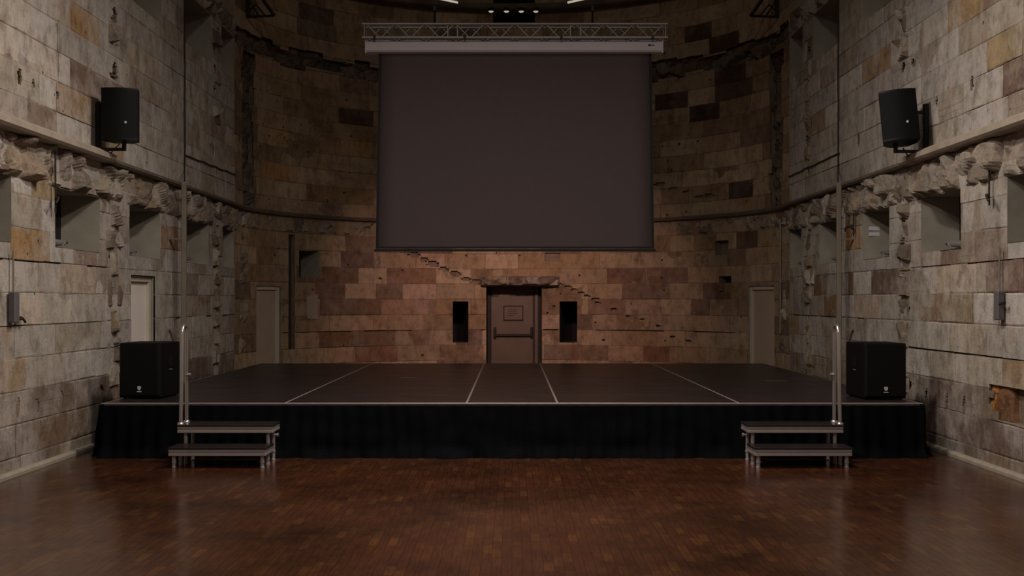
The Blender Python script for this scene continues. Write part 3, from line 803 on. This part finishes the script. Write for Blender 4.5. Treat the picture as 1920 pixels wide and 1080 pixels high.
# ------------------------------------------------------------------ portable steps with hoop handrail
def frame_tread(q, x0, x1, y0, y1, z, h=.075):
    # extruded aluminium profile: two ribs with a groove
    for a, b in ((z-h, z-h+.028), (z-.034, z-.014)): q.box(x0, x1, y0, y1, a, b, bev=.004)
    q.box(x0+.006, x1-.006, y0+.006, y1-.006, z-h+.005, z-.014)
def make_steps(mir, label):
    root = thing('portable_steps', label, 'steps', (0, 0, 0), 0, 'two step units at the stage front')
    S_ = lambda x: x*mir
    def bx(q, x0, x1, *a, **k):
        x0, x1 = sorted((S_(x0), S_(x1))); q.box(x0, x1, *a, **k)
    # local x runs from the handrail side (0) inwards to 1.03; y back from front edge
    for nm, x0, x1, y0, y1, z in (('lower', .0, 1.0, .0, .36, .215), ('upper', .0, 1.005, .30, .66, .415)):
        f = MB()
        for a, b in ((z-.085, z-.052), (z-.046, z-.018)): bx(f, x0, x1, y0, y1, a, b, bev=.004)
        bx(f, x0+.008, x1-.008, y0+.008, y1-.008, z-.08, z-.02)
        f.build('tread_frame', 'alu_mat', root)
        t = MB(); bx(t, x0-.006, x1+.006, y0-.006, y1+.004, z-.018, z, bev=.003); t.build('tread', 'deck', root)
    for (x, y, z) in ((.045, .05, .13), (.955, .05, .13), (.045, .28, .13), (.955, .28, .13)):
        q = MB(); q.tube([(S_(x), y, .03), (S_(x), y, z)], .021, 12).tube([(S_(x), y, .0), (S_(x), y, .012), (S_(x), y, .03)], [.024, .024, .017], 12)
        q.tube([(S_(x), y, .055), (S_(x), y, .068)], .026, 12); q.build('leg', 'alu_mat', root)
    for (x, y) in ((.075, .36), (.945, .36), (.075, .61), (.945, .61)):
        q = MB(); q.tube([(S_(x), y, .03), (S_(x), y, .335)], .021, 12).tube([(S_(x), y, .0), (S_(x), y, .012), (S_(x), y, .03)], [.024, .024, .017], 12)
        q.tube([(S_(x), y, .09), (S_(x), y, .105)], .026, 12); q.build('leg', 'alu_mat', root)
    for x in (.075, .945):
        q = MB(); q.tube([(S_(x), .31, .105), (S_(x), .61, .105)], .012, 8); q.build('cross_bar', 'alu_mat', root)
    q = MB(); q.tube([(S_(1.0), .40, .30), (S_(1.045), .40, .30)], .010, 8).tube([(S_(1.03), .40, .30), (S_(1.05), .40, .30)], .020, 10); q.build('clamp_knob', 'chrome', root)
    # hoop handrail: two uprights joined by a bend
    zt = 1.47; pts = [(S_(.028), .335, .415), (S_(.028), .37, 1.0), (S_(.028), .385, zt-.09)]
    for k in range(1, 8):
        a = math.pi*k/8; pts.append((S_(.028), .385+.075*(1-math.cos(a)), zt-.075+.075*math.sin(a)-.015*(1-k/8)))
    pts += [(S_(.028), .535, zt-.09), (S_(.028), .54, .415)]
    q = MB(); q.tube(pts, .0205, 14); rail = q.build('handrail', 'chrome', root)
    for y in (.335, .54): MB().tube([(S_(.028), y, .415), (S_(.028), y, .432), (S_(.028), y, .44)], [.038, .038, .028], 14).build('base_collar', 'chrome', rail)
    q = MB(); q.tube([(S_(.028), .52, .93), (S_(.075), .52, .93)], .010, 8).tube([(S_(.055), .52, .93), (S_(.08), .52, .93)], .019, 10)
    q.build('clamp_knob', 'chrome', rail)
    return root
sl = make_steps(1, 'aluminium two-tread stage steps with hoop handrail, left of the stage centre'); sl.location = (-3.53, 11.17, 0)
sr = make_steps(-1, 'aluminium two-tread stage steps with hoop handrail, right of the stage centre'); sr.location = (3.495, 11.17, 0)

# ------------------------------------------------------------------ subwoofers
def make_sub(label, mir):
    root = thing('subwoofer', label, 'loudspeaker', group='black subwoofers on the stage corners')
    W2, D, H = .245, .60, .64
    b = MB(); b.box(-W2, W2, .02, D, .012, H, bev=.014); b.build('cabinet', 'cab', root)
    g = MB(); n = 12
    g.prism([(-W2+.012, .022), (W2-.012, .022), (W2-.03, .0), (-W2+.03, .0)], 2, .045, H-.012); g.build('grille', 'grille', root)
    # maker's emblem low on the grille: small crest over a bar
    e = MB(); e.prism([(-.018, .148), (.018, .148), (.021, .128), (.014, .108), (0, .1), (-.014, .108), (-.021, .128)], 1, -.006, .0)
    e.box(-.026, .026, -.005, 0, .080, .090); e.build('emblem', 'badge', root)
    for sx in (-1, 1):
        x = sx*W2
        h = MB(); h.box(min(x, x+sx*.006), max(x, x+sx*.006), .24, .36, .34, .47, bev=.002); h.box(min(x, x+sx*.014), max(x, x+sx*.014), .25, .35, .36, .385, bev=.003)
        h.build('side_handle', 'box_plastic', root)
        h = MB(); h.box(min(x, x+sx*.012), max(x, x+sx*.012), .26, .34, .318, .330, bev=.002); h.build('handle_catch', 'switch', root)
    for sx in (-1, 1):
        for y in (.08, .54): MB().tube([(sx*.2, y, 0), (sx*.2, y, .014)], .02, 10).build('rubber_foot', 'black_metal', root)
    return root
s1_ = make_sub('black subwoofer on the left end of the stage, beside the white side door', 1); s1_.location = (-4.255, 12.42, ZSG+.002); s1_.rotation_euler.z = math.radians(-4)
s2_ = make_sub('black subwoofer on the right end of the stage, in front of the bare wall', -1); s2_.location = (4.235, 12.32, ZSG+.002); s2_.rotation_euler.z = math.radians(3)

# ------------------------------------------------------------------ wall loudspeakers
def make_speaker(label, side):
    root = thing('wall_loudspeaker', label, 'loudspeaker', group='black loudspeakers high on the side walls')
    H = .30
    # body: trapezoid plan with a bowed grille, built around local origin; front faces -y
    pl = [(-.205, -.10), (-.19, .10), (-.10, .22), (.10, .22), (.19, .10), (.205, -.10)]
    b = MB(); b.prism(pl, 2, -H, H); b.build('cabinet', 'box_plastic', root)
    fr = [(-.205, -.10)]+[(-.205+.41*i/12, -.10-.050*math.sin(math.pi*i/12)-.008) for i in range(13)]+[(.205, -.10)]
    g = MB(); g.prism([(x*.985, y) for x, y in fr], 2, -H+.02, H-.02); gr = g.build('grille', 'grille', root)
    MB().prism(fr, 2, H-.022, H).build('end_trim', 'box_plastic', root); MB().prism(fr, 2, -H, -H+.022).build('end_trim', 'box_plastic', root)
    e = MB(); n = 16; x0 = .075; y0 = -.10-.050*math.sin(math.pi*(x0+.205)/.41)-.01
    e.prism([(x0+.014*math.cos(2*math.pi*i/n), -.10+.014*math.sin(2*math.pi*i/n)) for i in range(n)], 1, y0-.006, y0+.008); e.build('emblem', 'badge', gr)
    return root
def bracket(root, wallx, spx, y, z, side, zc):
    """arm, wall bar and yoke given in the thing's own frame through its inverse matrix"""
    pass
def place_speaker(label, side, loc, yaw, pitch, roll):
    root = make_speaker(label, side); root.location = loc
    root.rotation_euler = (pitch, roll, yaw)
    bpy.context.view_layer.update()
    Mi = root.matrix_world.inverted(); L = Vector(loc); wx = side*XW; x1 = wx-side*.01
    q = MB(); yb = L.y+.10
    q.box(min(x1, x1-side*.05), max(x1, x1-side*.05), yb-.03, yb+.03, L.z-.42, L.z+.18, bev=.006)
    q.box(min(x1-side*.05, L.x), max(x1-side*.05, L.x), yb-.02, yb+.02, L.z-.40, L.z-.365, bev=.004)
    q.box(L.x-.02, L.x+.02, yb-.02, yb+.02, L.z-.40, L.z-.27, bev=.004)
    q.box(min(x1-side*.05, L.x+side*.16), max(x1-side*.05, L.x+side*.16), yb-.02, yb+.02, L.z+.06, L.z+.095, bev=.004)
    q.v = [tuple(Mi @ Vector(p)) for p in q.v]
    q.build('wall_bracket', 'black_metal', root)
    return root
place_speaker('black loudspeaker bracketed upright on the left wall above the ledge', -1, (-4.58, 12.75, 3.895), math.radians(10), 0, 0)
place_speaker('black loudspeaker bracketed at a tilt on the right wall above the ledge', 1, (4.53, 12.75, 3.87), math.radians(-14), math.radians(-7), math.radians(-4.5))

# ------------------------------------------------------------------ screen
YSC = 17.0; k = YSC/F
X = lambda px: (px-960)*k
Z = lambda py: EYE+(HY-py)*k
sc = thing('projection_screen', 'large grey roll-down projection screen with a white case hung over the stage', 'screen', (0, YSC, 0))
ht, hb = Z(80), Z(101)
prof = [(-.02, hb), (-.075, hb+.012), (-.085, hb+.04), (-.085, ht-.015), (-.075, ht), (.085, ht), (.085, hb), (.03, hb)]
MB().prism([(y, z) for y, z in prof], 0, X(687), X(1241)).build('case', 'housing', sc)
q = MB(); q.prism([(-.089, hb+.028), (-.085, hb+.05), (-.085, hb+.055), (-.092, hb+.034)], 0, X(687), X(1241)); q.build('case_rib', 'housing', sc)
q = MB(); q.box(X(1214), X(1219), -.088, -.084, Z(88.5), Z(85.5)); q.box(X(1220), X(1223), -.088, -.084, Z(88), Z(86)); q.box(X(1223.5), X(1226), -.088, -.084, Z(88), Z(86.5)); q.build('maker_mark', 'border', sc)
for x in (687, 1241): MB().box(X(x)-.012, X(x)+.012, -.092, .09, hb-.006, ht+.006, bev=.004).build('end_cap', 'housing', sc)
# cloth: slightly wider towards the foot
zt_, zb_ = hb+.01, Z(466)
def xl(z): t = (zt_-z)/(zt_-zb_); return X(710.5)+(X(704.5)-X(710.5))*t
def xr(z): t = (zt_-z)/(zt_-zb_); return X(1221.5)+(X(1226.5)-X(1221.5))*t
bw = .040
def sheet(fa, fb, y, mat, name, n=24, th=.0015):
    vs = []; fs = []; mcols = 16
    for yy in (y, y+th):
        for i in range(n+1):
            z = zt_+(zb_-zt_)*i/n
            for j in range(mcols+1):
                x = fa(z)+(fb(z)-fa(z))*j/mcols
                vs.append((x, yy+.012*math.sin(math.pi*j/mcols)*math.sin(math.pi*i/n)*1.0, z))
    m = mcols+1; o = (n+1)*m
    for i in range(n):
        for j in range(mcols): a = i*m+j; fs += [(a, a+1, a+m+1, a+m), (o+a, o+a+m, o+a+m+1, o+a+1)]
    for i in range(n): a = i*m; fs += [(a, a+m, o+a+m, o+a), (a+mcols, o+a+mcols, o+a+m+mcols, a+m+mcols)]
    return MB().add(vs, fs, smooth=True).build(name, mat, sc)
sheet(lambda z: xl(z)+bw, lambda z: xr(z)-bw, 0, 'fabric', 'screen_cloth')
q = MB()
for s_ in (0, 1):
    pts = []
    fa = (lambda z: xl(z)) if s_ == 0 else (lambda z: xr(z)-bw)
    q.add([(fa(zt_), -.002, zt_), (fa(zt_)+bw, -.002, zt_), (fa(zb_)+bw, -.002, zb_), (fa(zb_), -.002, zb_), (fa(zt_), .004, zt_), (fa(zt_)+bw, .004, zt_), (fa(zb_)+bw, .004, zb_), (fa(zb_), .004, zb_)],
          [(0, 1, 2, 3), (4, 7, 6, 5), (0, 4, 5, 1), (1, 5, 6, 2), (2, 6, 7, 3), (3, 7, 4, 0)])
q.box(xl(zb_), xr(zb_), -.003, .005, zb_-.002, zb_+.03)
q.build('black_border', 'border', sc)
MB().box(X(701.5), X(1229.5), -.018, .018, Z(471.5), Z(467), bev=.006).build('bottom_bar', 'border', sc)

# ------------------------------------------------------------------ truss
tr = thing('lighting_truss', 'aluminium box truss spanning above the screen case', 'truss', (0, YSC, 0))
xa, xb = X(681), X(1250); zt2, zb2 = Z(48.5), Z(73.5); yf, yb2 = -.115, .115
for y in (yf, yb2):
    for z in (zt2, zb2): MB().tube([(xa, y, z), (xb, y, z)], .021, 12).build('chord', 'alu', tr)
def brace(pairs, name='brace'):
    for (a, b) in pairs: MB().tube([a, b], .0085, 8).build(name, 'alu', tr)
nseg = 20; dx = (xb-xa-.1)/nseg
for y in (yf, yb2):
    pr = []
    for i in range(nseg):
        x0 = xa+.05+i*dx; up = (i+(0 if y == yf else 1)) % 2 == 0
        pr.append(((x0+.015, y, zt2 if up else zb2), (x0+dx-.015, y, zb2 if up else zt2)))
    brace(pr)
for z in (zt2, zb2):
    brace([((xa+.05+i*dx, yf, z), (xa+.05+(i+1)*dx, yb2, z)) if i % 2 else ((xa+.05+i*dx, yb2, z), (xa+.05+(i+1)*dx, yf, z)) for i in range(nseg)])
for x in (xa+.03, X(840), X(858), X(1069), X(1088), xb-.03):
    brace([((x, y, zt2), (x, y, zb2)) for y in (yf, yb2)], 'upright')
    brace([((x, yf, z), (x, yb2, z)) for z in (zt2, zb2)], 'spacer')
# clamps between truss and case
for x in (X(704), X(872), X(1052), X(1222)):
    MB().box(x-.02, x+.02, yf-.028, yf+.028, zb2-.03, zb2+.026, bev=.006).box(x-.006, x+.006, yf-.02, yf+.03, ht, zb2).build('pipe_clamp', 'black_metal', tr)
# hoists
for px, side in ((815, 'left'), (1111, 'right')):
    h = thing('chain_hoist', 'black chain and sling holding up the %s half of the truss' % side, 'hoist', (X(px), YSC, zt2+.02))
    q = MB(); q.tube([(0, 0, .22), (0, 0, TOP-zt2-.02)], .011, 8)
    for i in range(44):
        z = .24+i*.085
        if z > TOP-zt2-.1: break
        q.box(-.016 if i % 2 else -.006, .016 if i % 2 else .006, -.006 if i % 2 else -.016, .006 if i % 2 else .016, z, z+.055)
    q.build('chain', 'black_metal', h)
    q = MB(); q.tube([(0, -.12, .013), (0, -.05, .16), (0, 0, .22), (0, .05, .16), (0, .12, .013)], .013, 8); q.build('sling', 'black_metal', h)
    q = MB(); q.box(-.03, .03, -.025, .025, .20, .30, bev=.01); q.build('shackle', 'black_metal', h)

# ------------------------------------------------------------------ lamps in the apse
def rows(pts): return pts
for sx in (-1, 1):
    a = Vector((sx*1.145+ (.03 if sx > 0 else 0), 22.88, 7.99)); b = Vector((sx*1.95, 22.22, 7.99))
    t = thing('fluorescent_lamp', 'lit fluorescent tube on a batten, %s of the high dark opening' % ('left' if sx < 0 else 'right'), 'lamp', tuple((a+b)/2), 0, 'fluorescent tubes over the apse ledge')
    c = (a+b)/2; d = (b-a).normalized()
    MB().tube([a-c, b-c], .022, 10).build('tube', 'tube', t)
    q = MB(); q.tube([a-c-d*.03+Vector((0, .03, .055)), b-c+d*.03+Vector((0, .03, .055))], .032, 6); q.build('batten', 'lamp_grey', t)
    for p in (a, b): MB().tube([p-c-Vector((0, 0, .02)), p-c+Vector((0, .02, .06))], .016, 6).build('lamp_holder', 'lamp_grey', t)
    for p in (a*.75+b*.25, a*.25+b*.75):
        # stay back to the wall
        sgn = 1 if sx > 0 else -1; yy = YA+EB*math.sqrt(max(0, 1-(p.x/EA)**2))
        MB().tube([p-c+Vector((0, .03, .06)), (p.x-c.x, yy-c.y+.02, .06)], .012, 6).build('stay', 'iron', t)
for i, px in enumerate((920.5, 949.5, 977.5, 1005)):
    x = (px-960)*23.0/F
    lab = ('first', 'second', 'third', 'last')[i]
    t = thing('downlight', 'small lit spotlight under the high apse ledge, %s from the left' % lab, 'lamp', (x, 23.17, 7.95), 0, 'four lit spotlights over the screen')
    MB().tube([(0, 0, 0), (0, -.01, -.07)], [.05, .062], 14).build('lamp_body', 'black_metal', t)
    q = MB(); ns = 14; rr = .056; vs = [(rr*math.cos(2*math.pi*j/ns), -.01+rr*math.sin(2*math.pi*j/ns), -.072) for j in range(ns)]
    v2 = [(rr*.6*math.cos(2*math.pi*j/ns), -.01+rr*.6*math.sin(2*math.pi*j/ns), -.092) for j in range(ns)]
    q.add(vs+v2+[(0, -.01, -.10)], [(j, (j+1) % ns, ns+(j+1) % ns, ns+j) for j in range(ns)]+[(ns+j, ns+(j+1) % ns, 2*ns) for j in range(ns)], smooth=True)
    q.build('lens', 'lens', t)

# black triangular iron brackets at both ends of the apse
for side in (-1, 1):
    px = 461 if side < 0 else 1461
    s_, z_ = invA(px, 32); x, y, nx, ny = apse_xy(s_)
    t = thing('iron_bracket', 'black triangular iron bracket high on the wall at the %s end of the apse' % ('left' if side < 0 else 'right'), 'bracket', (x+nx*.02, y+ny*.02, z_))
    u = Vector((nx, ny, 0)); tip = u*.50
    q = MB(); q.box(-.03, .03, -.03, .03, -.02, .72, bev=.006, mat=Matrix.Translation(u*.03)); q.build('wall_plate', 'black_metal', t)
    q = MB(); q.tube([u*.03, tip], .022, 8); q.build('bottom_bar', 'black_metal', t)
    q = MB(); q.tube([u*.03+Vector((0, 0, .70)), tip+u*.03], .032, 8); q.build('strut', 'black_metal', t)
    q = MB(); q.tube([u*.24, u*.05+Vector((0, 0, .30)), u*.22+Vector((0, 0, .42))], .018, 6).tube([u*.36, u*.18+Vector((0, 0, .22)), u*.05+Vector((0, 0, .12))], .016, 6); q.build('lattice', 'black_metal', t)

# ------------------------------------------------------------------ small floodlights on window sills
def sill_lamp(W, s_, label, side):
    x, y, z = W.P(s_, ZS+.012, -.10)
    t = thing('sill_floodlight', label, 'lamp', (x, y, z), math.radians(side*8), 'small floodlights lying on the window sills')
    MB().box(-.04, .04, -.05, .05, .0, .012, bev=.003).build('foot', 'lamp_grey', t)
    q = MB(); q.tube([(-.045, .10, .065), (-.045, .02, .012), (.045, .02, .012), (.045, .10, .065)], .007, 6); q.build('yoke', 'lamp_grey', t)
    q = MB(); q.tube([(0, -.16, .05), (0, -.02, .055), (0, .14, .06)], [.036, .036, .030], 14); q.build('lamp_head', 'lamp_grey', t)
    q = MB(); q.tube([(0, .14, .06), (0, .20, .062)], [.020, .014], 10); q.build('cable_gland', 'black_metal', t)
sill_lamp(WL, 12.00, 'small grey floodlight on the sill of the big left recess, under the loudspeaker', -1)
sill_lamp(WL, 14.24, 'small grey floodlight on the sill of the left recess above the white door', -1)
sill_lamp(WL, 16.70, 'small grey floodlight on the sill of the left recess just past the wall pipe', -1)
sill_lamp(WR, 12.30, 'small grey floodlight on the sill of the big right recess, under the loudspeaker', 1)
sill_lamp(WR, 14.50, 'small grey floodlight on the sill of the right recess that holds the white notices', 1)
sill_lamp(WR, 16.75, 'small grey floodlight on the sill of the right recess just past the wall pipe', 1)
sill_lamp(WR, 18.75, 'small grey floodlight on the sill of the farthest right recess', 1)
# two white notices on the far reveal of the third right recess
for i, (z0, z1) in enumerate(((2.708, 2.762), (2.632, 2.682))):
    q = MB(); fx = XW+.20
    q.box(-.075, .075, -.006, 0, z0-z1, 0)
    s_end = 15.25-.064*(.20/.75)*1.0
    o = q.build('notice_strip', 'white_plastic'); o.location = (XW+.15, 15.232, z1)
    tag(o, ('upper' if i == 0 else 'lower')+' of two white notice strips inside the right window recess', 'sign')

# ------------------------------------------------------------------ conduits, boxes, hooks, cables
yl = (XW-.21)*F/(960-345); yr = (XW-.21)*F/(1573-960)
for side, y in ((-1, yl), (1, yr)):
    nm = 'left' if side < 0 else 'right'
    x = side*(XW-.21)
    t = thing('conduit_post', 'tall beige conduit post on the %s wall, rising from the stage to the ledge' % nm, 'pipe', (x, y, 0))
    q = MB(); q.box(-.032, .032, -.032, .032, .0, 3.42, bev=.008); q.build('channel', 'conduit', t)
    for zz in (1.3, 2.6): MB().box(min(0, side*.20), max(0, side*.20), -.036, .036, zz, zz+.018).build('wall_clip', 'conduit', t)
    # thin cable from the post up the wall
    pts = []; zz = 3.45
    while zz < TOP-.05:
        pts.append((side*(XW-.025-(.17 if zz < 3.55 else 0)), y+(.1 if zz < 3.55 else .66)+.03*noise.noise(Vector((zz*1.3, side, 0))), zz)); zz += .22
    o = MB().tube(pts, .011, 6).build('wall_line', 'iron'); tag(o, 'thin dark cable climbing the %s wall above the conduit post' % nm, 'cable')
# slim white pipe near the right door
y2 = XW*F/(1467-960)
sP, _ = invA(1467, 500)
x, y, nx, ny = apse_xy(sP)
o = MB().tube([(x+nx*.04, y+ny*.04, EYE+(HY-410)*y/F), (x+nx*.04, y+ny*.04, EYE+(HY-625)*y/F)], .022, 10).build('drain_pipe', 'conduit')
tag(o, 'slim pale pipe on the right wall beside the far right door', 'pipe')
# dark pipe in slot on the left of the apse
sP, _ = invA(547, 500); x, y, nx, ny = apse_xy(sP)
o = MB().tube([(x-nx*.06, y-ny*.06, EYE+(HY-432)*y/F), (x-nx*.06, y-ny*.06, EYE+(HY-655)*y/F)], .03, 10).build('drain_pipe', 'iron')
tag(o, 'dark rusty pipe in the chase beside the small left apse window', 'pipe')
# lever switch boxes near the front
for side, px in ((-1, 17), (1, 1882)):
    y = XW*F/abs(px-960); pm = F/y; nm = 'left' if side < 0 else 'right'
    t = thing('isolator_switch', 'grey lever switch box with a thin conduit on the near %s wall' % nm, 'switch', (side*(XW-.012), y, EYE+(HY-(605 if side < 0 else 600))/pm))
    q = MB(); h = (58 if side < 0 else 54)/pm; q.box(min(0, -side*.07), max(0, -side*.07), -.05, .05, 0, h, bev=.008); q.build('box', 'switch', t)
    zt0 = (605-470)/pm
    q = MB(); q.tube([(-side*.03, 0, h), (-side*.03, 0, zt0)], .009, 8); q.build('conduit', 'conduit', t)
    q = MB()
    if side < 0: q.tube([(.04, .05, .03), (.05, .16, .04), (.05, .22, .0)], .012, 6).tube([(.05, .12, .02), (.05, .12, .06)], .014, 6)
    else: q.tube([(-.05, -.05, .16), (-.06, -.13, .17)], .012, 6).tube([(-.05, -.11, .17), (-.05, -.15, .17)], .018, 8)
    q.build('lever', 'iron', t)
# iron tie rods with hooks beside the windows
def hook(side, px, y0, y1, yh, label, dr=-1):
    y = XW*F/abs(px-960); pm = F/y; z0 = EYE+(HY-y0)/pm; z1 = EYE+(HY-y1)/pm; zh = EYE+(HY-yh)/pm
    t = thing('iron_hook', label, 'hook', (side*(XW-.03), y, zh))
    t.location.x -= side*.02
    MB().tube([(0, 0, z1-zh), (0, .004, 0), (0, 0, z0-zh)], .010, 8).build('rod', 'iron', t)
    q = MB(); q.tube([(0, 0, .01), (-side*.06, dr*.06, .03), (-side*.08, dr*.13, -.01), (-side*.07, dr*.16, -.04)], .012, 8)
    q.tube([(-side*.02, dr*.02, -.03), (-side*.02, dr*.02, .045)], .015, 8); q.build('hook', 'iron', t)
hook(-1, 95, 283, 400, 376, 'rusty iron rod with a hook on the left wall before the big recess', -1)
hook(1, 1864, 316, 385, 372, 'rusty iron rod with a hook on the right wall before the big recess', -1)
hook(1, 1607, 392, 443, 427, 'rusty iron rod with a hook on the right wall left of the notice recess', 1)
# loose cables under the loudspeakers
def cable(pts, label, r=.007, name='speaker_cable', mat='iron'):
    o = MB().tube(pts, r, 6).build(name, mat); tag(o, label, 'cable')
cable([(-4.60, 12.75, 3.56), (-4.70, 12.8, 3.49), (-4.78, 12.95, 3.46), (-4.84, 13.2, 3.48), (-4.90, 13.35, 3.50)], 'short dark cable hanging under the left wall loudspeaker')
cable([(4.60, 12.80, 3.52), (4.68, 12.88, 3.45), (4.80, 13.1, 3.42), (4.88, 13.2, 3.46)], 'short dark cable hanging under the right wall loudspeaker')
# dark cracked joints high on the side walls, drawn as thin tubes
for side, (xa_, ya_, xb_, yb_) in ((-1, (345, 291, 458, 335)), (1, (1480, 332, 1576, 287))):
    inv = invL if side < 0 else invR; a = inv(xa_, ya_); b = inv(xb_, yb_); pts = []
    for i in range(12):
        t_ = i/11; s_ = a[0]+(b[0]-a[0])*t_; s_ = min(s_, 19.25); z_ = a[1]+(b[1]-a[1])*t_+.02*noise.noise(Vector((i*.9, side, 1)))
        pts.append((side*(XW-.022), s_, z_))
    cable(pts, 'dark cracked stone joint, drawn as a thin tube, high on the %s wall' % ('left' if side < 0 else 'right'), .012, 'wall_line')
